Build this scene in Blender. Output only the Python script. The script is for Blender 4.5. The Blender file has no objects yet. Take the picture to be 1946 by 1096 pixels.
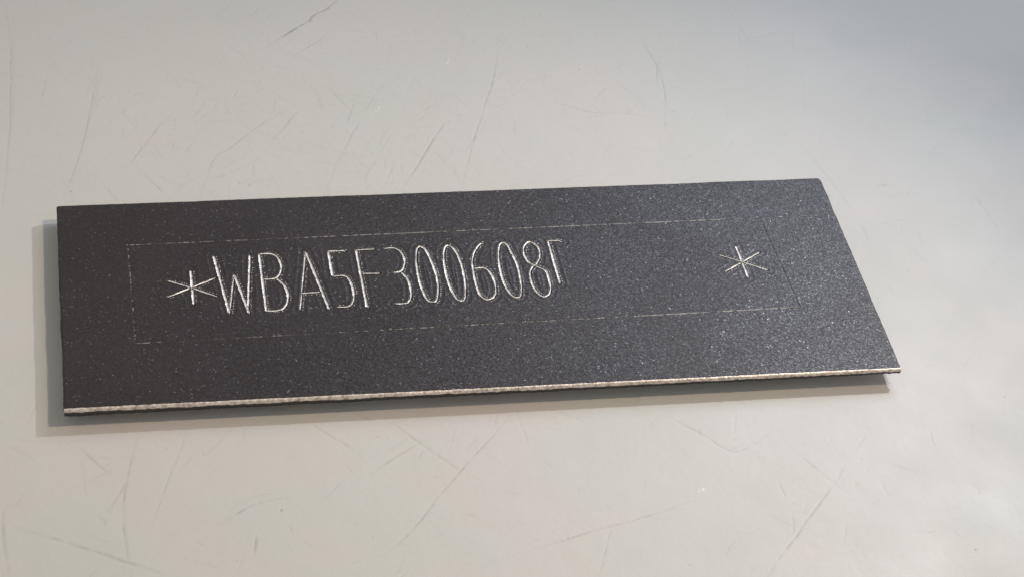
import bpy, math, random
import numpy as np
from mathutils import Vector

MM = 0.001
H_TOP = 3.6            # height of the plate's painted face above the tabletop, mm
scene = bpy.context.scene
col = scene.collection

# ------------------------------------------------------------------ camera
CAM_EUL = (0.843304305, -0.114603559, -0.201207458)
CAM_LOC = np.array([-9.34531888, -245.528431, 234.937872 + H_TOP])
F_PX = 3582.10872
PW, PH = 1946.0, 1096.0
cam_d = bpy.data.cameras.new('camera')
cam_d.sensor_width = 36.0
cam_d.lens = 36.0 * F_PX / PW
cam_d.clip_start = 0.005
cam_d.clip_end = 20.0
cam = bpy.data.objects.new('camera', cam_d)
col.objects.link(cam)
cam.location = Vector(CAM_LOC * MM)
cam.rotation_euler = CAM_EUL
scene.camera = cam

# ------------------------------------------------------------------ world and lamps
world = bpy.data.worlds.new('World')
scene.world = world
world.use_nodes = True
bg = world.node_tree.nodes['Background']
bg.inputs['Color'].default_value = (1.0, 0.985, 0.93, 1)
bg.inputs['Strength'].default_value = 0.375


def aim(o, target):
    d = Vector(target) - o.location
    o.rotation_euler = d.to_track_quat('-Z', 'Y').to_euler()


def spot(name, loc, target, power, colour, size, angle, blend):
    l = bpy.data.lights.new(name, 'SPOT')
    l.energy = power
    l.color = colour
    l.shadow_soft_size = size * MM
    l.spot_size = math.radians(angle)
    l.spot_blend = blend
    o = bpy.data.objects.new(name, l)
    col.objects.link(o)
    o.location = Vector(loc) * MM
    aim(o, Vector(target) * MM)
    return o


def area(name, loc, target, power, colour, sx, sy):
    l = bpy.data.lights.new(name, 'AREA')
    l.shape = 'RECTANGLE'
    l.size = sx * MM
    l.size_y = sy * MM
    l.energy = power
    l.color = colour
    o = bpy.data.objects.new(name, l)
    col.objects.link(o)
    o.location = Vector(loc) * MM
    aim(o, Vector(target) * MM)
    return o


# bench lamp close by on the right: the long, crisp shadow
spot('bench_lamp', (350, 172, 265), (-105, -120, 0), 3.35, (1.0, 0.985, 0.965), 2.5, 64, 1.0)
# second, broader warm lamp higher up: the short, softer shadow
spot('ceiling_lamp', (490, 0, 640), (-80, -80, 0), 9.6, (1.0, 0.80, 0.56), 20, 44, 1.0)
# broad cool daylight from the back right
area('window_light', (350, 330, 340), (120, -30, 0), 0.90, (0.66, 0.78, 1.0), 240, 200)

scene.view_settings.view_transform = 'Standard'
scene.view_settings.look = 'None'
scene.view_settings.gamma = 1.0
scene.view_settings.exposure = 0.0
scene.view_settings.use_curve_mapping = False
scene.render.engine = 'CYCLES'
scene.render.resolution_x = 1024
scene.render.resolution_y = 576

# ------------------------------------------------------------------ pixel -> place
def rot_xyz(rx, ry, rz):
    cx, sx = math.cos(rx), math.sin(rx)
    cy, sy = math.cos(ry), math.sin(ry)
    cz, sz = math.cos(rz), math.sin(rz)
    Rx = np.array([[1, 0, 0], [0, cx, -sx], [0, sx, cx]])
    Ry = np.array([[cy, 0, sy], [0, 1, 0], [-sy, 0, cy]])
    Rz = np.array([[cz, -sz, 0], [sz, cz, 0], [0, 0, 1]])
    return Rz @ Ry @ Rx


CAM_R = rot_xyz(*CAM_EUL)


def on_plane(px, z):
    """Photo pixels -> points (mm) on the horizontal plane at height z that they lie on."""
    px = np.atleast_2d(np.asarray(px, float))
    d = np.stack([(px[:, 0] - PW / 2) / F_PX, -(px[:, 1] - PH / 2) / F_PX, -np.ones(len(px))], 1) @ CAM_R.T
    t = (z - CAM_LOC[2]) / d[:, 2]
    return (CAM_LOC + d * t[:, None])[:, :2]


# ------------------------------------------------------------------ small helpers
rng = np.random.default_rng(7)
random.seed(7)


def mesh_obj(name, verts, faces, mat, parent=None, smooth=True):
    me = bpy.data.meshes.new(name)
    me.from_pydata([tuple(v) for v in (np.asarray(verts) * MM)], [], faces)
    me.materials.append(mat)
    if smooth:
        me.polygons.foreach_set('use_smooth', [True] * len(me.polygons))
    me.update()
    o = bpy.data.objects.new(name, me)
    col.objects.link(o)
    o.parent = parent
    return o


def quads_mesh(name, verts, quads, mat, parent=None):
    """fast path for big grids: verts (N,3) mm, quads (M,4)"""
    me = bpy.data.meshes.new(name)
    n, m = len(verts), len(quads)
    me.vertices.add(n)
    me.vertices.foreach_set('co', (np.asarray(verts, np.float32) * MM).ravel())
    me.loops.add(m * 4)
    me.loops.foreach_set('vertex_index', np.asarray(quads, np.int32).ravel())
    me.polygons.add(m)
    me.polygons.foreach_set('loop_start', np.arange(0, m * 4, 4, dtype=np.int32))
    me.polygons.foreach_set('loop_total', np.full(m, 4, np.int32))
    me.polygons.foreach_set('use_smooth', np.ones(m, bool))
    me.materials.append(mat)
    me.update(calc_edges=True)
    me.validate()
    o = bpy.data.objects.new(name, me)
    col.objects.link(o)
    o.parent = parent
    return o


def grid_quads(ny, nx, base=0):
    i = np.arange(ny - 1)[:, None] * nx + np.arange(nx - 1)[None, :] + base
    return np.stack([i, i + 1, i + 1 + nx, i + nx], -1).reshape(-1, 4)


def smooth_noise(x, seed, period):
    """1-D value noise"""
    r = np.random.default_rng(seed).uniform(-1, 1, 4096)
    t = np.asarray(x) / period + 1000.0
    i = np.floor(t).astype(int)
    f = t - i
    f = f * f * (3 - 2 * f)
    return r[i % 4096] * (1 - f) + r[(i + 1) % 4096] * f


def resample(pts, step):
    pts = np.asarray(pts, float)
    out = [pts[0]]
    for a, b in zip(pts[:-1], pts[1:]):
        n = max(1, int(np.ceil(np.linalg.norm(b - a) / step)))
        for k in range(1, n + 1):
            out.append(a + (b - a) * k / n)
    return np.array(out)


def spline(pts, per=8, closed=False):
    """Catmull-Rom through the points"""
    p = np.asarray(pts, float)
    if len(p) < 3:
        return p
    if closed:
        p = p[:-1] if np.allclose(p[0], p[-1]) else p
        q = np.vstack([p[-1], p, p[0], p[1]])
        n = len(p)
    else:
        q = np.vstack([2 * p[0] - p[1], p, 2 * p[-1] - p[-2]])
        n = len(p) - 1
    out = []
    for i in range(n):
        a, b, c, d = q[i:i + 4]
        for t in np.linspace(0, 1, per, endpoint=False):
            out.append(0.5 * (2 * b + (c - a) * t + (2 * a - 5 * b + 4 * c - d) * t * t + (-a + 3 * b - 3 * c + d) * t ** 3))
    out.append(p[0] if closed else p[-1])
    return np.array(out)


# ------------------------------------------------------------------ materials
def new_mat(name):
    m = bpy.data.materials.new(name)
    m.use_nodes = True
    nt = m.node_tree
    return m, nt, nt.nodes['Principled BSDF']


def node(nt, kind, **kw):
    n = nt.nodes.new(kind)
    for k, v in kw.items():
        setattr(n, k, v)
    return n


def noise(nt, coord, scale, detail=4.0, rough=0.55):
    n = node(nt, 'ShaderNodeTexNoise')
    n.inputs['Scale'].default_value = scale
    n.inputs['Detail'].default_value = detail
    n.inputs['Roughness'].default_value = rough
    nt.links.new(coord, n.inputs['Vector'])
    return n


def maprange(nt, val, a, b, c, d):
    n = node(nt, 'ShaderNodeMapRange')
    nt.links.new(val, n.inputs['Value'])
    for k, v in zip(('From Min', 'From Max', 'To Min', 'To Max'), (a, b, c, d)):
        n.inputs[k].default_value = v
    return n.outputs['Result']


def mixc(nt, fac, a, b, blend='MIX'):
    n = node(nt, 'ShaderNodeMix', data_type='RGBA', blend_type=blend)
    for sock, v in ((n.inputs[0], fac), (n.inputs[6], a), (n.inputs[7], b)):
        if isinstance(v, (tuple, float, int)):
            sock.default_value = v
        else:
            nt.links.new(v, sock)
    return n.outputs[2]


def bump(nt, height, strength, dist, normal=None):
    n = node(nt, 'ShaderNodeBump')
    n.inputs['Strength'].default_value = strength
    n.inputs['Distance'].default_value = dist
    nt.links.new(height, n.inputs['Height'])
    if normal is not None:
        nt.links.new(normal, n.inputs['Normal'])
    return n.outputs['Normal']


def make_tabletop_mat():
    m, nt, p = new_mat('worn_grey_laminate')
    co = node(nt, 'ShaderNodeTexCoord').outputs['Object']
    n1 = noise(nt, co, 22.0, 5)
    n2 = noise(nt, co, 70.0, 6, 0.6)
    n3 = noise(nt, co, 900.0, 3)
    n4 = noise(nt, co, 35.0, 4)
    c = mixc(nt, maprange(nt, n1.outputs['Fac'], 0.35, 0.65, 0, 1), (0.540, 0.545, 0.515, 1), (0.575, 0.545, 0.532, 1))
    c = mixc(nt, maprange(nt, n2.outputs['Fac'], 0.45, 0.75, 0, 0.5), c, (0.53, 0.55, 0.535, 1))
    c = mixc(nt, maprange(nt, n3.outputs['Fac'], 0.55, 0.8, 0, 0.25), c, (0.47, 0.46, 0.44, 1))
    at = node(nt, 'ShaderNodeAttribute', attribute_name='dirt').outputs['Fac']
    c = mixc(nt, at, c, (0.16, 0.15, 0.135, 1))
    at2 = node(nt, 'ShaderNodeAttribute', attribute_name='chip').outputs['Fac']
    c = mixc(nt, at2, c, (0.86, 0.86, 0.84, 1))
    nt.links.new(c, p.inputs['Base Color'])
    nt.links.new(maprange(nt, n4.outputs['Fac'], 0.3, 0.7, 0.42, 0.55), p.inputs['Roughness'])
    p.inputs['Specular IOR Level'].default_value = 0.5
    b = bump(nt, n2.outputs['Fac'], 0.45, 0.0004)
    b = bump(nt, n3.outputs['Fac'], 0.18, 0.00006, b)
    nt.links.new(b, p.inputs['Normal'])
    return m


def make_paint_mat():
    m, nt, p = new_mat('black_textured_paint')
    co = node(nt, 'ShaderNodeTexCoord').outputs['Object']
    v = node(nt, 'ShaderNodeTexVoronoi')
    v.inputs['Scale'].default_value = 4600.0
    nt.links.new(co, v.inputs['Vector'])
    sep = node(nt, 'ShaderNodeSeparateColor')
    nt.links.new(v.outputs['Color'], sep.inputs['Color'])
    fine = noise(nt, co, 2600.0, 3, 0.6)
    broad = noise(nt, co, 60.0, 4)
    c = mixc(nt, maprange(nt, broad.outputs['Fac'], 0.3, 0.7, 0, 1), (0.020, 0.0150, 0.0165, 1), (0.026, 0.0205, 0.023, 1))
    c = mixc(nt, maprange(nt, fine.outputs['Fac'], 0.5, 0.75, 0, 0.4), c, (0.052, 0.044, 0.047, 1))
    fl = maprange(nt, sep.outputs['Red'], 0.988, 0.995, 0, 1)
    c = mixc(nt, fl, c, (0.17, 0.16, 0.165, 1))
    nt.links.new(c, p.inputs['Base Color'])
    smear = noise(nt, co, 38.0, 5, 0.6)
    r = maprange(nt, sep.outputs['Green'], 0.0, 1.0, 0.30, 0.48)
    ad = node(nt, 'ShaderNodeMath', operation='ADD')
    nt.links.new(r, ad.inputs[0])
    nt.links.new(maprange(nt, smear.outputs['Fac'], 0.35, 0.65, 0.0, 0.10), ad.inputs[1])
    nt.links.new(ad.outputs[0], p.inputs['Roughness'])
    nt.links.new(maprange(nt, fl, 0, 1, 0.0, 0.7), p.inputs['Metallic'])
    p.inputs['Specular IOR Level'].default_value = 0.46
    # every grain of the coating leans its own way: it glitters where the lamp is mirrored
    sub = node(nt, 'ShaderNodeVectorMath', operation='SUBTRACT')
    nt.links.new(v.outputs['Color'], sub.inputs[0])
    sub.inputs[1].default_value = (0.5, 0.5, 0.5)
    sca = node(nt, 'ShaderNodeVectorMath', operation='SCALE')
    nt.links.new(sub.outputs[0], sca.inputs[0])
    sca.inputs['Scale'].default_value = 0.24
    b = bump(nt, fine.outputs['Fac'], 0.5, 0.00008)
    add = node(nt, 'ShaderNodeVectorMath', operation='ADD')
    nt.links.new(b, add.inputs[0])
    nt.links.new(sca.outputs[0], add.inputs[1])
    nor = node(nt, 'ShaderNodeVectorMath', operation='NORMALIZE')
    nt.links.new(add.outputs[0], nor.inputs[0])
    nt.links.new(nor.outputs[0], p.inputs['Normal'])
    return m


def make_metal_mat(name, ca, cb, rough, metallic, bs, patch=350.0):
    m, nt, p = new_mat(name)
    co = node(nt, 'ShaderNodeTexCoord').outputs['Object']
    f = noise(nt, co, 2200.0, 3)
    g = noise(nt, co, patch, 4)
    c = mixc(nt, maprange(nt, g.outputs['Fac'], 0.4, 0.7, 0, 1), ca, cb)
    nt.links.new(c, p.inputs['Base Color'])
    p.inputs['Metallic'].default_value = metallic
    p.inputs['Roughness'].default_value = rough
    nt.links.new(bump(nt, f.outputs['Fac'], bs, 0.0001), p.inputs['Normal'])
    return m


def make_plain(name, c, rough):
    m, nt, p = new_mat(name)
    co = node(nt, 'ShaderNodeTexCoord').outputs['Object']
    f = noise(nt, co, 800.0, 4)
    nt.links.new(mixc(nt, f.outputs['Fac'], tuple(0.8 * k for k in c) + (1,), tuple(1.2 * k for k in c) + (1,)), p.inputs['Base Color'])
    p.inputs['Roughness'].default_value = rough
    nt.links.new(bump(nt, f.outputs['Fac'], 0.5, 0.0002), p.inputs['Normal'])
    return m


M_TABLE = make_tabletop_mat()
M_PAINT = make_paint_mat()
M_EDGE = make_metal_mat('bare_steel_edge', (0.88, 0.78, 0.71, 1), (0.42, 0.36, 0.32, 1), 0.38, 0.5, 1.0, 1300.0)
M_STROKE = make_metal_mat('bare_steel_stroke', (0.95, 0.93, 0.93, 1), (0.84, 0.82, 0.82, 1), 0.34, 0.3, 0.5, 1500.0)
M_LINE = make_metal_mat('scribed_line', (0.30, 0.28, 0.27, 1), (0.13, 0.12, 0.12, 1), 0.5, 0.3, 0.8)
M_UNDER = make_plain('dark_torn_steel', (0.045, 0.042, 0.042), 0.6)  # dark tone for the torn lower half of the cut
M_BACK = make_metal_mat('pale_bounce_back', (0.62, 0.63, 0.62, 1), (0.50, 0.51, 0.50, 1), 0.5, 0.3, 0.3)  # unseen underside made pale, added to bounce light into the front shadow
M_RUBBER = make_plain('black_rubber', (0.03, 0.03, 0.03), 0.8)

# ------------------------------------------------------------------ the tabletop with its scratches
# polylines read from the photograph: (origin, scale) of the view they were read in, then (strength, width, points)
VIEWS = [
    ((0, 0, 0.5), [
        (.5, 3.0, [(15, 20), (38, 150), (40, 300), (38, 450), (28, 600), (10, 780)]), (.25, 2.5, [(48, 60), (52, 300), (50, 450)]),
        (.7, 2.4, [(370, 250), (360, 330), (330, 480), (300, 590), (265, 690), (235, 760)]), (.3, 2, [(385, 270), (350, 440)]),
        (.5, 2, [(895, 5), (800, 75)]), (.5, 2, [(1000, 35), (905, 85)]),
        (1.35, 4.2, [(1282, 0), (1240, 35), (1190, 60), (1175, 80), (1130, 105), (1030, 165)]), (.5, 2, [(1030, 165), (1005, 185)]),
        (.8, 2, [(1240, 140), (1095, 225)]), (.35, 2, [(905, 85), (1040, 170), (1180, 235), (1270, 290)]),
        (.5, 2, [(1230, 315), (1290, 380), (1360, 450)]), (.9, 2.2, [(640, 440), (580, 510), (530, 575), (480, 640)]),
        (.6, 1.6, [(640, 458), (690, 455)]), (.6, 1.6, [(710, 425), (740, 422)]), (.3, 2, [(450, 430), (395, 500), (390, 530)]),
        (.6, 2.4, [(1130, 395), (1000, 470), (880, 560), (815, 605), (765, 730)]), (1.0, 2, [(1130, 425), (1070, 495), (1025, 545)]),
        (.5, 2, [(985, 590), (960, 620)]), (.6, 2.2, [(1475, 290), (1400, 400), (1340, 510), (1295, 595), (1225, 745)]),
        (.8, 2, [(1350, 385), (1318, 475)]), (.4, 2, [(1580, 290), (1555, 340)]),
        (1.1, 2, [(1700, 450), (1640, 545), (1560, 670), (1520, 730)]),
        (.9, 2.2, [(1900, 170), (1870, 310), (1830, 440), (1800, 530), (1750, 720)]), (.6, 2, [(1805, 520), (1770, 575)]),
        (.5, 2, [(1485, 510), (1440, 590), (1375, 690)]), (.7, 2, [(900, 345), (885, 375)]), (.8, 2, [(820, 680), (870, 658)]),
        (.7, 2, [(395, 705), (450, 765)]), (.7, 2, [(535, 650), (585, 700), (635, 755)]), (.3, 2, [(330, 640), (400, 710)]),
        (.3, 2, [(1010, 645), (1060, 720)]), (.35, 2, [(1520, 655), (1600, 690)]), (.25, 3, [(1110, 520), (1250, 570), (1400, 600)]),
        (.35, 2, [(1850, 90), (1700, 120), (1690, 135)]), (.3, 2, [(1560, 470), (1620, 440)]), (.4, 2, [(1730, 465), (1750, 448)]),
        (.4, 2, [(1870, 590), (1905, 630)]), (.3, 2, [(760, 530), (830, 570)]), (.3, 2, [(640, 690), (720, 715)]),
        (.3, 2, [(650, 660), (760, 700)]), (.35, 2, [(1720, 560), (1705, 600)])]),
    ((973, 0, 0.5), [
        (.5, 2, [(785, 0), (840, 65), (885, 135), (935, 205)]), (.35, 2, [(855, 110), (865, 150), (900, 215)]),
        (.4, 2.4, [(870, 160), (930, 140), (1040, 115)]), (.5, 2.4, [(1062, 120), (1067, 200)]), (.45, 2, [(1098, 250), (1110, 330), (1113, 425)]),
        (.8, 2, [(640, 75), (655, 80)]), (.7, 2, [(480, 120), (520, 200), (550, 255), (575, 330), (583, 420), (580, 520)]),
        (.6, 2, [(570, 215), (550, 255), (548, 340)]), (.45, 2, [(345, 285), (430, 340), (540, 412)]),
        (.7, 2, [(155, 388), (220, 405), (300, 428), (390, 432)]), (.5, 2, [(350, 425), (440, 432), (530, 445)]), (.4, 2, [(135, 190), (210, 215)]),
        (.5, 2, [(130, 280), (108, 335)]), (.8, 2, [(8, 460), (12, 510)]), (.4, 2, [(200, 568), (230, 595)]), (.5, 1.6, [(310, 550), (318, 537)]),
        (.7, 2, [(1078, 537), (1140, 600), (1220, 700), (1290, 800)]), (.35, 2, [(1128, 500), (1152, 552)]), (.7, 2, [(1385, 705), (1430, 703)]),
        (.4, 2, [(0, 680), (80, 692)]), (.25, 3, [(420, 40), (480, 110)]), (.3, 4, [(880, 345), (910, 325)])]),
    ((0, 740, 0.5), [
        (.5, 4, [(15, 440), (15, 560), (35, 712)]), (.75, 3, [(50, 520), (200, 565), (350, 610), (500, 660), (640, 705)]),
        (.6, 3.4, [(530, 160), (500, 270), (475, 390), (470, 500), (485, 640), (495, 712)]), (.6, 2.4, [(490, 330), (440, 420), (400, 470)]),
        (.6, 2, [(710, 160), (660, 290), (600, 450), (575, 525)]), (.7, 2, [(300, 215), (345, 260), (430, 330)]), (.35, 2, [(345, 260), (500, 262)]),
        (.8, 2.4, [(820, 515), (880, 480), (960, 440), (1090, 405)]), (.3, 2, [(850, 470), (960, 410), (1100, 380)]), (.9, 3, [(975, 555), (967, 620)]),
        (.5, 2, [(1230, 420), (1310, 340)]), (.6, 2, [(1170, 118), (1240, 165), (1310, 205), (1380, 265)]), (.4, 2, [(1310, 285), (1380, 355)]),
        (.6, 2.4, [(1395, 330), (1500, 260), (1580, 210), (1650, 165)]), (.8, 2, [(1460, 100), (1600, 205), (1750, 310)]),
        (.8, 2, [(1946, 90), (1850, 200), (1750, 310), (1640, 440), (1540, 560), (1440, 640)]), (.5, 2, [(1585, 265), (1605, 230)]),
        (.35, 2, [(1740, 120), (1720, 190), (1705, 250)]), (.5, 2, [(1890, 90), (1880, 140)]), (.4, 2, [(760, 210), (785, 245), (880, 140)]),
        (.5, 2, [(920, 185), (928, 150)]), (.5, 2, [(1820, 675), (1946, 630)]), (.5, 2, [(1100, 510), (1108, 540)]), (.4, 2, [(1145, 570), (1195, 605)]),
        (.7, 2, [(370, 490), (400, 495)]), (.6, 2, [(395, 515), (405, 490)]), (.35, 2, [(550, 525), (600, 520)]), (.3, 3, [(330, 550), (440, 592)])]),
    ((973, 700, 0.5), [
        (.75, 2, [(0, 712), (150, 665), (370, 600), (520, 560), (690, 503)]), (.55, 2, [(375, 610), (355, 700), (330, 792)]), (.6, 2, [(205, 620), (212, 650)]),
        (.7, 2, [(570, 170), (640, 205), (740, 260), (845, 315), (945, 272)]), (.4, 2, [(945, 265), (985, 240)]), (.6, 2, [(830, 300), (865, 300)]),
        (.4, 2, [(830, 270), (860, 268)]), (.5, 2, [(520, 220), (550, 185)]), (.9, 2.2, [(970, 792), (1060, 660), (1150, 540), (1230, 430), (1262, 380)]),
        (.6, 2, [(1085, 322), (1150, 375), (1235, 440)]), (.45, 2, [(1345, 250), (1305, 310)]), (.8, 2, [(1010, 430), (1043, 492)]),
        (.35, 2, [(960, 548), (1075, 605)]), (.7, 2, [(1420, 358), (1545, 393)]), (.35, 2, [(1425, 370), (1490, 393)]), (.35, 2, [(1470, 620), (1630, 625)]),
        (.4, 2, [(1590, 250), (1612, 305)]), (.45, 2, [(15, 155), (45, 240), (70, 310)]), (.3, 2, [(525, 570), (600, 570)]), (.6, 2, [(1946, 615), (1925, 635)]),
        (.4, 2, [(1915, 275), (1918, 255)]), (.6, 2, [(80, 265), (90, 262)]), (.6, 2, [(355, 195), (350, 185)]), (.4, 2, [(435, 150), (430, 130)])]),
    ((1560, 250, 0.5475), [
        (.45, 2, [(120, 290), (160, 370), (175, 430)]), (.45, 2, [(195, 340), (225, 315), (330, 303), (355, 300)]), (.45, 2, [(322, 325), (352, 392)]),
        (.7, 2.2, [(525, 208), (575, 280), (622, 355)]), (.7, 2, [(195, 182), (235, 186)]), (.6, 2, [(345, 803), (420, 822)]), (.35, 2, [(570, 592), (640, 605)]),
        (.6, 2, [(297, 470), (300, 490)]), (.45, 2, [(125, 1096), (155, 1052)]), (.45, 2, [(380, 1040), (395, 1090)])]),
]
SPOTS = [((0, 0, .5), [(415, 325), (985, 305), (950, 173), (540, 375), (1175, 717), (950, 702), (910, 697), (268, 730), (1822, 42), (1900, 58), (1775, 62), (1250, 400)]),
         ((973, 0, .5), [(58, 178), (347, 390), (737, 273), (810, 624), (45, 70), (715, 35)]),
         ((0, 740, .5), [(1418, 563), (1635, 500), (1430, 178), (1470, 178), (965, 345), (1070, 460)]),
         ((973, 700, .5), [(940, 342), (1070, 515), (1760, 687), (1323, 345)])]
CHIPS = [(850, 120, 2.2), (720, 205, 2.0), (715, 212, 1.4), (1336, 929, 2.6), (1328, 932, 1.6), (1024, 76, 1.5), (852, 114, 1.6)]


def build_tabletop():
    ys = np.arange(-78.0, 128.0, 0.285)
    sx = np.linspace(0, 1, 1010)
    ny, nx = len(ys), len(sx)
    xl = -33.0
    xr = 156.0 + (ys + 66.0) * (222.0 + 8.0 - 156.0) / (117.0 + 66.0)
    X = xl + sx[None, :] * (xr - xl)[:, None]
    Y = np.repeat(ys[:, None], nx, 1)
    Z = np.zeros_like(X)
    D = np.zeros_like(X)
    C = np.zeros_like(X)

    def window(x0, x1, y0, y1):
        j0 = max(1, int((y0 - ys[0]) / 0.285)); j1 = min(ny - 1, int((y1 - ys[0]) / 0.285) + 2)
        if j1 <= j0:
            return None
        w = xr[j0:j1] - xl
        i0 = max(1, int(((x0 - xl) / w).min() * (nx - 1))); i1 = min(nx - 1, int(((x1 - xl) / w).max() * (nx - 1)) + 2)
        if i1 <= i0:
            return None
        return slice(j0, j1), slice(i0, i1)

    def carve(pts, s, w, dirt=1.0, seed=0):
        L = np.concatenate([[0], np.cumsum(np.linalg.norm(np.diff(pts, axis=0), axis=1))])
        for k in range(len(pts) - 1):
            a, b = pts[k], pts[k + 1]
            m = 3 * w
            sl = window(min(a[0], b[0]) - m, max(a[0], b[0]) + m, min(a[1], b[1]) - m, max(a[1], b[1]) + m)
            if sl is None:
                continue
            px, py = X[sl] - a[0], Y[sl] - a[1]
            ab = b - a
            l2 = max(1e-9, ab @ ab)
            t = np.clip((px * ab[0] + py * ab[1]) / l2, 0, 1)
            r = np.hypot(px - t * ab[0], py - t * ab[1])
            u = L[k] + t * math.sqrt(l2)
            amp = s * (0.62 + 0.38 * smooth_noise(u, seed, 1.7) + 0.25 * smooth_noise(u, seed + 1, 0.5)) \
                * np.clip(0.25 + 2.4 * np.minimum(u, L[-1] - u) / max(L[-1], .1), 0, 1)
            amp = np.clip(amp, 0, None)
            g = np.exp(-(r / w) ** 2)
            Z[sl] = np.minimum(Z[sl], -0.066 * amp * g) + 0.012 * amp * np.exp(-((r - 1.7 * w) / (0.6 * w)) ** 2) * ((t > 0) & (t < 1))
            D[sl] = np.maximum(D[sl], np.clip(dirt * 0.50 * amp * np.exp(-(r / (0.72 * w)) ** 2), 0, 0.8))

    sd = 10
    for (ox, oy, sc), items in VIEWS:
        for s, w, pts in items:
            p = np.array(pts, float) * sc + [ox, oy]
            p = on_plane(spline(p, 5), 0.0)
            p = p + np.stack([smooth_noise(np.arange(len(p)), sd, 2.0), smooth_noise(np.arange(len(p)), sd + 3, 2.0)], 1) * 0.12
            sd += 7
            carve(p, s, 0.085 * w, 1.0, sd)
    # fine random scuffs: many short, faint, mostly running the same two ways
    for k in range(1500):
        if rng.random() < 0.62:
            c = on_plane([[rng.normal(640, 330), rng.normal(250, 130)]], 0.0)[0]
        else:
            c = on_plane([[rng.uniform(0, 1946), rng.uniform(0, 1096)]], 0.0)[0]
        ang = random.choice([0.95, 0.95, 1.1, -0.5, -0.7, 0.1, 2.0]) + rng.normal(0, 0.28)
        ln = abs(rng.normal(0, 4.0)) + 0.6
        bend = rng.normal(0, 0.08) * ln
        t = np.linspace(-0.5, 0.5, 6)
        d = np.array([math.cos(ang), math.sin(ang)]); n = np.array([-d[1], d[0]])
        p = c + d * (t * ln)[:, None] + n * (bend * (0.25 - t * t) * 2)[:, None]
        carve(p, rng.uniform(0.06, 0.50), rng.uniform(0.11, 0.22), 0.8, sd); sd += 3
    for (ox, oy, sc), items in SPOTS:
        for q in items:
            c = on_plane([[q[0] * sc + ox, q[1] * sc + oy]], 0.0)[0]
            carve(np.array([c, c + rng.normal(0, 0.12, 2)]), 2.6, 0.16, 1.2, sd); sd += 3
    for k in range(70):
        c = on_plane([[rng.uniform(0, 1946), rng.uniform(0, 1096)]], 0.0)[0]
        carve(np.array([c, c + rng.normal(0, 0.15, 2)]), rng.uniform(.5, 1.6), 0.12, 1.0, sd); sd += 3
    for x, y, w in CHIPS:
        c = on_plane([[x, y]], 0.0)[0]
        sl = window(c[0] - 1.5, c[0] + 1.5, c[1] - 1.5, c[1] + 1.5)
        r = np.hypot(X[sl] - c[0], (Y[sl] - c[1]) * 0.8)
        g = np.exp(-(r / (0.09 * w)) ** 2)
        C[sl] = np.maximum(C[sl], 0.8 * g)
        Z[sl] = np.maximum(Z[sl], 0.04 * g)
    # a slight unevenness of the sheet, fading out towards the grid's rim
    rx = np.minimum(sx, 1 - sx) * 12
    ry = np.minimum(ys - ys[0], ys[-1] - ys) / 8
    rim = np.clip(np.minimum(rx[None, :], ry[:, None]), 0, 1)
    Z += rim * 0.02 * (np.sin(X / 23 + 1.3 * np.sin(Y / 31)) * np.sin(Y / 19 + 0.7 * np.sin(X / 27)) - 1.0)
    Z[0, :] = Z[-1, :] = 0
    Z[:, 0] = Z[:, -1] = 0
    V = np.stack([X, Y, Z], -1).reshape(-1, 3)
    Q = grid_quads(ny, nx)
    # the rest of the sheet, out to its edges, and its thickness
    A = [0, nx - 1, ny * nx - 1, (ny - 1) * nx]
    outer = np.array([(-190, -240), (400, -240), (400, 330), (-190, 330)], float)
    base = len(V)
    V = np.vstack([V, np.c_[outer, np.zeros(4)], np.c_[outer, np.full(4, -18.0)]])
    q = []
    for k in range(4):
        n = (k + 1) % 4
        q.append((base + k, base + n, A[n], A[k]))
        q.append((base + 4 + k, base + 4 + n, base + n, base + k))
    q.append((base + 7, base + 6, base + 5, base + 4))
    o = quads_mesh('tabletop', V, np.vstack([Q, np.array(q)]), M_TABLE)
    for nm, arr in (('dirt', D), ('chip', C)):
        at = o.data.attributes.new(nm, 'FLOAT', 'POINT')
        full = np.zeros(len(o.data.vertices), np.float32)
        full[:arr.size] = arr.ravel()
        at.data.foreach_set('value', full)
    o['kind'] = 'structure'
    o['label'] = 'scratched pale grey tabletop under the dark metal plate'
    return o


build_tabletop()

# ------------------------------------------------------------------ the stamped plate
TL, TR, BR, BL = on_plane([(108, 391), (1558, 338), (1713, 699), (121, 777)], H_TOP)
plate = bpy.data.objects.new('metal_plate', None)
col.objects.link(plate)
plate.empty_display_size = 0.02
cx, cy = (TL + TR + BR + BL) / 4
ORIG = np.array([cx, cy, 0.0])
plate.location = Vector(ORIG * MM)
plate['label'] = 'black textured metal identification plate stamped with a character row, lying on pale scratched tabletop'
plate['category'] = 'metal plate'

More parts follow.
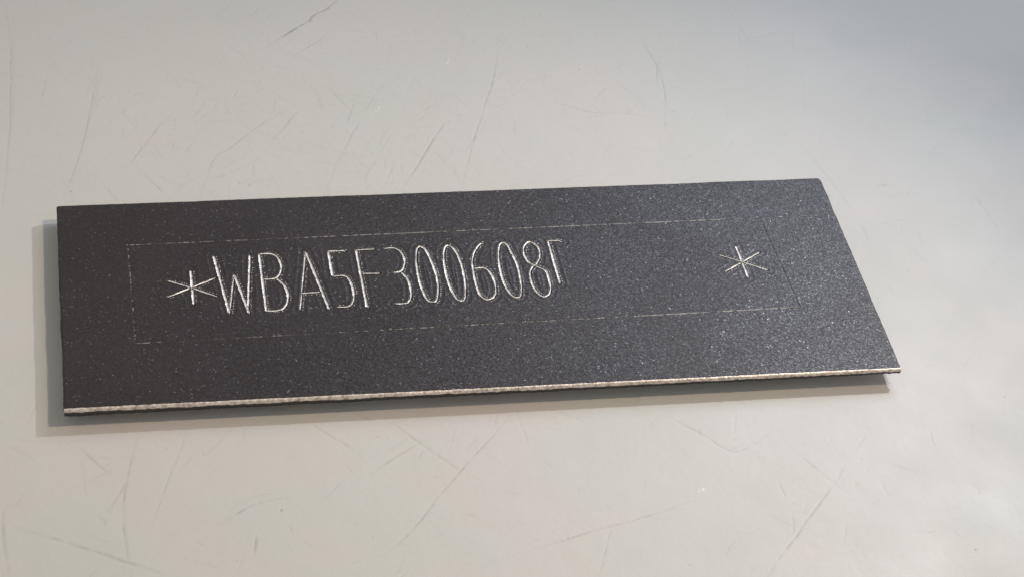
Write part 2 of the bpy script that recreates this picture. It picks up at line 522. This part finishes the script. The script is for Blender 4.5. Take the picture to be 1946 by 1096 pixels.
# strokes of the stamped characters, read in two enlarged views of the photograph
VA, VB, VC = (300, 440, 440 / 1946), (720, 440, 440 / 1946), (1380, 400, 180 / 897)
CHARS = [
    ('stamped_asterisk', 'stamped asterisk before the letter W', VA, [
        [(275, 330), (287, 470), (300, 612)], [(85, 550), (285, 471), (487, 390)], [(80, 412), (290, 475), (505, 548)]]),
    ('stamped_letter', 'stamped letter W', VA, [
        [(467, 207), (602, 690)], [(602, 690), (640, 362)], [(640, 362), (768, 688)], [(757, 660), (773, 198)]]),
    ('stamped_letter', 'stamped letter B', VA, [
        [(850, 190), (912, 672)], ['s', (850, 192), (940, 188), (1000, 215), (1035, 280), (1030, 345), (990, 392), (890, 402)],
        ['s', (990, 392), (1050, 440), (1088, 510), (1092, 570), (1070, 630), (1020, 660), (912, 668)]]),
    ('stamped_letter', 'stamped letter A', VA, [
        [(1240, 170), (1195, 660)], [(1240, 170), (1440, 652)], [(1205, 520), (1365, 508)]]),
    ('stamped_digit', 'stamped digit 5', VA, [
        [(1582, 172), (1550, 162), (1428, 168)], [(1432, 168), (1468, 378)],
        ['s', (1468, 378), (1575, 375), (1625, 440), (1645, 520), (1640, 590), (1600, 628), (1510, 634)]]),
    ('stamped_letter', 'stamped letter F', VA, [
        [(1665, 158), (1755, 625), (1775, 637)], [(1668, 156), (1825, 150)], [(1712, 354), (1868, 352)]]),
    ('stamped_digit', 'stamped digit 3', VB, [
        ['s', (45, 145), (125, 140), (180, 170), (213, 230), (212, 290), (185, 335), (120, 345)],
        ['s', (185, 340), (240, 400), (265, 480), (268, 550), (245, 595), (200, 605), (132, 605)]]),
    ('stamped_digit', 'stamped digit 0', VB, [
        ['c', (350, 128), (322, 150), (312, 230), (325, 340), (350, 450), (400, 565), (445, 590), (485, 575), (497, 480), (485, 380), (452, 280), (400, 165)]]),
    ('stamped_digit', 'stamped digit 0', VB, [
        ['c', (585, 120), (552, 145), (545, 230), (565, 360), (600, 470), (650, 560), (690, 580), (720, 568), (727, 490), (715, 370), (690, 270), (640, 160)]]),
    ('stamped_digit', 'stamped digit 6', VB, [
        ['s', (885, 108), (850, 108), (805, 170), (785, 240), (790, 310), (815, 440), (850, 530), (900, 568), (950, 560), (980, 520), (975, 430), (950, 370), (915, 325), (870, 305), (795, 312)]]),
    ('stamped_digit', 'stamped digit 0', VB, [
        ['c', (1040, 97), (1012, 125), (1005, 220), (1030, 370), (1075, 480), (1130, 545), (1165, 552), (1192, 535), (1195, 440), (1165, 290), (1110, 170), (1075, 110)]]),
    ('stamped_digit', 'stamped digit 8', VB, [
        ['c', (1330, 122), (1270, 87), (1225, 120), (1217, 180), (1255, 255), (1330, 295), (1400, 330), (1425, 385), (1442, 470), (1430, 525), (1380, 545), (1320, 500),
         (1285, 430), (1270, 350), (1290, 303), (1325, 270), (1350, 220), (1350, 165)]]),
    ('stamped_letter', 'stamped letter, only its upright and top bar readable', VB, [
        [(1420, 78), (1523, 437)], [(1420, 78), (1510, 77), (1545, 92)]]),
    ('stamped_asterisk', 'stamped asterisk at the end of the row', VC, [
        [(90, 335), (150, 490), (212, 640)], [(318, 395), (155, 488), (-10, 580)], [(400, 568), (165, 492), (-70, 420)]]),
]
SHAPES = []
for nm, lb, (ox, oy, sc), strokes in CHARS:
    ss = []
    for st in strokes:
        mode = None
        if isinstance(st[0], str):
            mode, st = st[0], st[1:]
        p = np.array(st, float) * sc + [ox, oy]
        if mode:
            p = spline(p, 6, closed=(mode == 'c'))
        ss.append(resample(on_plane(p, H_TOP), 0.16))
    SHAPES.append((nm, lb, ss))
FRAME = [on_plane(p, H_TOP) for p in ([(243, 466), (1443, 414)], [(258, 652), (1520, 583)], [(243, 466), (258, 652)], [(1443, 414), (1520, 583)])]
FRAME_GAPS = [(-0.1, 1.0), (0.0, 0.9), (-0.1, -0.1), (-0.9, -0.9)]


def build_plate():
    # grid: fine over the stamped row, coarse elsewhere
    x_a, x_b = -1.0, 126.5           # stamped field (frame corner is x=0)
    yf0, yf1 = -1.0, 28.0
    ymin, ymax = min(BL[1], BR[1]), max(TL[1], TR[1])
    fine = 0.115
    vy = np.concatenate([np.linspace(ymin, ymin + 1.2, 9)[:-1], np.linspace(ymin + 1.2, yf0, 34)[:-1], np.arange(yf0, yf1, 0.125),
                         np.linspace(yf1, ymax - 1.2, 26), np.linspace(ymax - 1.2, ymax, 9)[1:]])
    vx = np.concatenate([np.linspace(-13, -11.8, 9)[:-1], np.linspace(-11.8, x_a, 28)[:-1], np.arange(x_a, x_b, fine),
                         np.linspace(x_b, 139.0, 32), np.linspace(139.0, 140.2, 9)[1:]])
    ny, nx = len(vy), len(vx)
    X = np.repeat(vx[None, :], ny, 0); Y = np.repeat(vy[:, None], nx, 1)
    # stretch the border to the true outline
    fy = (Y - ymin) / (ymax - ymin)
    left = BL[0] + (TL[0] - BL[0]) * fy
    right = BR[0] + (TR[0] - BR[0]) * fy
    X = np.where(X < x_a, x_a + (X - x_a) * (left - x_a) / (-13 - x_a), X)
    X = np.where(X > x_b, x_b + (X - x_b) * (right - x_b) / (140.2 - x_b), X)
    fx = (X - BL[0]) / (BR[0] - BL[0])
    bot = BL[1] + (BR[1] - BL[1]) * fx
    top = TL[1] + (TR[1] - TL[1]) * fx
    Y = np.where(Y < yf0, yf0 + (Y - yf0) * (bot - yf0) / (ymin - yf0), Y)
    Y = np.where(Y > yf1, yf1 + (Y - yf1) * (top - yf1) / (ymax - yf1), Y)
    dl, dr, db, dt = X - left, right - X, Y - bot, top - Y
    # ragged shear-cut outline
    X += np.exp(-np.clip(dr, 0, None) / 0.5) * (0.10 * smooth_noise(Y, 3, 4.0) + 0.05 * smooth_noise(Y, 4, .9))
    X += np.exp(-np.clip(dl, 0, None) / 0.5) * (0.07 * smooth_noise(Y, 5, 5.0) + 0.05 * smooth_noise(Y, 6, .8))
    Y += np.exp(-np.clip(dt, 0, None) / 0.5) * (0.06 * smooth_noise(X, 8, 6.0) + 0.03 * smooth_noise(X, 9, .8))
    Y += np.exp(-np.clip(db, 0, None) / 0.5) * (0.04 * smooth_noise(X, 11, 5.0) + 0.03 * smooth_noise(X, 12, .7))
    for da, dc, sgx, sgy, r in ((dr, dt, -1, -1, 0.65), (dr, db, -1, 1, 0.5), (dl, dt, 1, -1, 0.3), (dl, db, 1, 1, 0.4)):
        k = np.clip(r - np.clip(da, 0, None) - np.clip(dc, 0, None), 0, None) * 0.4
        X += sgx * k; Y += sgy * k
    Z = np.full_like(X, H_TOP)
    for d, r, a in ((dl, 0.35, 0.14), (dr, 0.35, 0.12), (dt, 0.4, 0.16), (db, 0.35, 0.10)):
        Z -= a * np.clip(1 - np.clip(d, 0, None) / r, 0, 1) ** 2
    # distance to the strokes (row window only)
    dist = np.full((ny, nx), 99.0)
    jy0, jy1 = np.searchsorted(vy, yf0), np.searchsorted(vy, yf1)
    ix0 = np.searchsorted(vx, x_a)
    for nm, lb, ss in SHAPES:
        for p in ss:
            q = p[::2] if len(p) > 4 else p
            q = np.vstack([q, p[-1]])
            for a, b in zip(q[:-1], q[1:]):
                m = 2.6
                i0 = max(0, int((min(a[0], b[0]) - m - x_a) / fine) + ix0); i1 = min(nx, int((max(a[0], b[0]) + m - x_a) / fine) + ix0 + 1)
                j0 = max(jy0, int((min(a[1], b[1]) - m - yf0) / 0.125) + jy0); j1 = min(jy1, int((max(a[1], b[1]) + m - yf0) / 0.125) + jy0 + 1)
                sl = (slice(j0, j1), slice(i0, i1))
                ab = b - a
                l2 = max(1e-9, ab @ ab)
                px, py = X[sl] - a[0], Y[sl] - a[1]
                t = np.clip((px * ab[0] + py * ab[1]) / l2, 0, 1)
                dist[sl] = np.minimum(dist[sl], np.hypot(px - t * ab[0], py - t * ab[1]))
    Z += 0.04 * np.exp(-((dist - 0.36) / 0.20) ** 2)                 # metal pushed up beside each stroke
    Z += 0.036 * np.exp(-((dist - 1.40) / 0.20) ** 2)                # outline the stamping tool left around it
    Z -= 0.03 * np.exp(-(dist / 1.2) ** 2)
    Z -= 0.30 * np.clip((0.19 - dist) / 0.10, 0, 1)                  # the groove itself, lined by the stroke meshes
    for (a, b), g in zip(FRAME, (1, 1, 1, 1)):
        ab = b - a
        l2 = ab @ ab
        t = np.clip(((X - a[0]) * ab[0] + (Y - a[1]) * ab[1]) / l2, 0, 1)
        r = np.hypot(X - a[0] - t * ab[0], Y - a[1] - t * ab[1])
        Z -= 0.04 * np.clip(1 - r / 0.20, 0, 1)
        Z += 0.006 * np.exp(-((r - 0.4) / 0.2) ** 2)
    V = np.stack([X, Y, Z], -1).reshape(-1, 3)
    Q = [grid_quads(ny, nx)]
    # rim: down the four sides and across the back
    loop = np.concatenate([np.arange(nx), np.arange(2, ny + 1) * nx - 1, (ny - 1) * nx + np.arange(nx - 2, -1, -1), np.arange(ny - 2, 0, -1) * nx])
    top_ring = V[loop]
    k = np.arange(len(loop))
    fxr = np.clip((top_ring[:, 0] - BL[0]) / (BR[0] - BL[0]), 0, 1)
    thick = 1.55 - 0.50 * fxr
    r1 = top_ring.copy(); r1[:, 2] -= 0.45
    r2 = top_ring.copy(); r2[:, 2] = H_TOP - thick + 0.06 * smooth_noise(k, 21, 9.0) + 0.03 * smooth_noise(k, 22, 2.5)
    cen = np.array([cx, cy])
    out = (top_ring[:, :2] - cen); out /= np.linalg.norm(out, axis=1)[:, None]
    r1[:, :2] += out * 0.04
    r2[:, :2] += out * (0.05 * smooth_noise(k, 23, 6.0))[:, None] - out * 0.06
    base = len(V)
    n = len(loop)
    V = np.vstack([V, r1, r2, [[cx, cy, H_TOP - 1.1]]])
    kn = (k + 1) % n
    Q.append(np.stack([loop[kn], loop[k], base + k, base + kn], -1))
    Q.append(np.stack([base + kn, base + k, base + n + k, base + n + kn], -1))
    # underside: quads from pairs of rim edges to the middle
    ev = np.arange(0, n - 1, 2)
    c = base + 2 * n
    Q.append(np.stack([base + n + ev, base + n + (ev + 1) % n, base + n + (ev + 2) % n, np.full(len(ev), c)], -1)[:, ::-1])
    o = quads_mesh('painted_sheet', V - ORIG, np.vstack(Q), M_PAINT, plate)
    o.data.materials.append(M_BACK)
    mi = np.zeros(len(o.data.polygons), np.int32)
    mi[-len(ev):] = 1
    o.data.polygons.foreach_set('material_index', mi)
    return o


build_plate()


def sweep(paths, profile, jitter, seed, beads=True, burrs=True, wgain=1.0, gaps=None):
    """profile: list of (offset across, height) in mm swept along each path on the plate's face"""
    V, Fc, Mi = [], [], []
    prof = np.array(profile)
    m = len(prof)
    for pi, p in enumerate(paths):
        closed = np.linalg.norm(p[0] - p[-1]) < 1e-3
        t = np.gradient(p, axis=0)
        if closed:
            t[0] = t[-1] = (p[1] - p[-2]) / 2
        t /= np.linalg.norm(t, axis=1)[:, None] + 1e-9
        nrm = np.stack([-t[:, 1], t[:, 0]], 1)
        u = np.concatenate([[0], np.cumsum(np.linalg.norm(np.diff(p, axis=0), axis=1))])
        s0 = seed * 31 + pi * 7
        wob = jitter * (smooth_noise(u, s0, 0.5) + 0.6 * smooth_noise(u, s0 + 1, 0.22))
        wid = wgain * (1 + 0.28 * smooth_noise(u, s0 + 2, 0.7) + (0.22 * np.sin(u * 2 * math.pi / 0.55 + pi) if beads else 0))
        e = np.clip(np.minimum(u, u[-1] - u) / 0.35, 0.25, 1) if not closed else 1.0
        wid = wid * e
        if beads:
            # width shaped by lean to imitate strokes catching or missing the lamplight
            tt = np.where(t[:, 1:2] > 0, -t, t)
            lean = np.degrees(np.arctan2(tt[:, 0], -tt[:, 1] + 1e-6))
            wid = wid * np.interp(lean, [-80, -40, -9, -3, 20, 45, 80], [0.8, 0.62, 0.58, 1.12, 1.12, 0.85, 0.8])
        if gaps is not None:
            g0, g1 = gaps
            q = u / u[-1]
            wid = wid * np.clip(0.8 * smooth_noise(u, s0 + 5, 9.0) + (0.7 * smooth_noise(u, s0 + 7, 1.1) + smooth_noise(u, s0 + 6, 0.32)) * 1.1 + g0 + (g1 - g0) * q, 0.02, 1.1)
        dep = 1 + 0.35 * smooth_noise(u, s0 + 3, 0.45) + (0.25 * np.sin(u * 2 * math.pi / 0.55 + pi + 1) if beads else 0)
        b = len(V)
        for i in range(len(p)):
            c = p[i] + nrm[i] * wob[i]
            w_i = wid[i] if np.ndim(wid) else wid
            for (a, h) in prof:
                q = c + nrm[i] * a * w_i
                V.append((q[0], q[1], H_TOP + (h * dep[i] if h < 0 else h)))
        for i in range(len(p) - 1):
            for j in range(m - 1):
                Fc.append((b + i * m + j, b + (i + 1) * m + j, b + (i + 1) * m + j + 1, b + i * m + j + 1))
                Mi.append(0 if (m == 9 and 2 <= j <= 5) or m == 7 else 1)
        if burrs:
            # little burrs thrown up along one side of the stroke
            x = 0.3
            while x < u[-1] - 0.2:
                i = int(np.searchsorted(u, x))
                side = 1 if nrm[i][0] > 0 else -1
                if random.random() < 0.72:
                    c = p[i] + nrm[i] * side * random.uniform(0.42, 0.62)
                    r = random.uniform(0.05, 0.11)
                    h = random.uniform(0.06, 0.12)
                    k = len(V)
                    for d in range(4):
                        an = d * math.pi / 2 + random.random()
                        V.append((c[0] + r * math.cos(an), c[1] + r * math.sin(an), H_TOP))
                    V.append((c[0] + random.uniform(-.03, .03), c[1], H_TOP + h))
                    for d in range(4):
                        Fc.append((k + d, k + (d + 1) % 4, k + 4)); Mi.append(0)
                x += random.uniform(0.35, 0.75)
    return np.array(V) - ORIG, Fc, Mi


PROFILE = [(-0.40, -0.03), (-0.34, 0.055), (-0.26, 0.045), (-0.10, -0.13), (0.0, -0.17), (0.10, -0.13), (0.26, 0.045), (0.34, 0.055), (0.40, -0.03)]
PROFILE = [(a * 0.66, h * 0.8) for a, h in PROFILE][::-1]
for k, (nm, lb, ss) in enumerate(SHAPES):
    V, Fc, Mi = sweep(ss, PROFILE, 0.035, k + 1)
    o = mesh_obj(nm, V, Fc, M_STROKE, plate)
    o.data.materials.append(M_PAINT)
    o.data.polygons.foreach_set('material_index', Mi)
    o['label'] = lb

LINE_PROFILE = [(-0.15, -0.05), (-0.10, 0.010), (-0.04, -0.02), (0.0, -0.03), (0.04, -0.02), (0.10, 0.010), (0.15, -0.05)][::-1]
for k, (p, g) in enumerate(zip(FRAME, FRAME_GAPS)):
    V, Fc, Mi = sweep([resample(p, 0.2)], LINE_PROFILE, 0.03, 60 + k, beads=False, burrs=False, gaps=g)
    mesh_obj('border_line', V, Fc, M_LINE, plate)


def build_front_edge():
    xs = np.arange(BL[0] + 0.05, BR[0] - 0.02, 0.16)
    f = (xs - BL[0]) / (BR[0] - BL[0])
    y0 = BL[1] + (BR[1] - BL[1]) * f
    n1, n2, n3 = smooth_noise(xs, 31, 3.1), smooth_noise(xs, 32, 0.7), smooth_noise(xs, 33, 0.35)
    rows = []
    rows.append((y0 + 0.16 + 0.05 * n2, H_TOP - 0.005 + 0 * xs))
    rows.append((y0 + 0.02 + 0.03 * n3, H_TOP + 0.00 + 0.02 * n2))
    rows.append((y0 - 0.15 + 0.04 * n2, H_TOP - 0.14 + 0.03 * n3))
    rows.append((y0 - 0.28 + 0.05 * n2, H_TOP - 0.30 + 0.03 * n3))
    low = 0.52 - 0.04 * f + 0.07 * n1 + 0.13 * n2 + 0.08 * n3
    rows.append((y0 - 0.36 + 0.05 * n3, H_TOP - low))
    rows.append((y0 - 0.26 + 0.05 * n2, H_TOP - low - 0.10))
    V = np.concatenate([np.stack([xs, y, z], 1) for y, z in rows]) - ORIG
    m = len(xs)
    F1 = [(i * m + j, i * m + j + 1, (i + 1) * m + j + 1, (i + 1) * m + j) for i in range(len(rows) - 1) for j in range(m - 1)]
    F1 = [q[::-1] for q in F1]
    mesh_obj('bare_cut_edge', V, F1, M_EDGE, plate)['label'] = 'bright bare metal along the sheared long edge'
    # the torn lower half of the cut
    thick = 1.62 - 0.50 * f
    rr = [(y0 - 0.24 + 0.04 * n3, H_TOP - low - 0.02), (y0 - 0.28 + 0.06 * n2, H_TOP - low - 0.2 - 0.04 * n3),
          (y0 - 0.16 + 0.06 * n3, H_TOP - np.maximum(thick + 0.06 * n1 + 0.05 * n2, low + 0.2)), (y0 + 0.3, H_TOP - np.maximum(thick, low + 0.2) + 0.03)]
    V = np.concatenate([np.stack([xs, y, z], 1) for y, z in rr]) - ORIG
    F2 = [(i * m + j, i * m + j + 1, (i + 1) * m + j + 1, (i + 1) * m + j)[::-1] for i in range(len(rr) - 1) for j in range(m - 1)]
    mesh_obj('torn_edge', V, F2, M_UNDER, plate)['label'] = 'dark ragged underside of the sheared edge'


build_front_edge()

# pads that carry the plate clear of the tabletop
for px in (12.0, 118.0):
    n = 28
    V = []
    for z, r in ((0.0, 5.8), (0.15, 6.0), (1.5, 6.0), (2.6, 5.9)):
        V += [(px + r * math.cos(2 * math.pi * i / n), 12.0 + r * math.sin(2 * math.pi * i / n), z) for i in range(n)]
    Fc = [(a * n + i, a * n + (i + 1) % n, (a + 1) * n + (i + 1) % n, (a + 1) * n + i) for a in range(3) for i in range(n)]
    Fc += [tuple(range(n - 1, -1, -1)), tuple(range(3 * n, 4 * n))]
    mesh_obj('rubber_pad', np.array(V) - ORIG, Fc, M_RUBBER, plate, smooth=False)
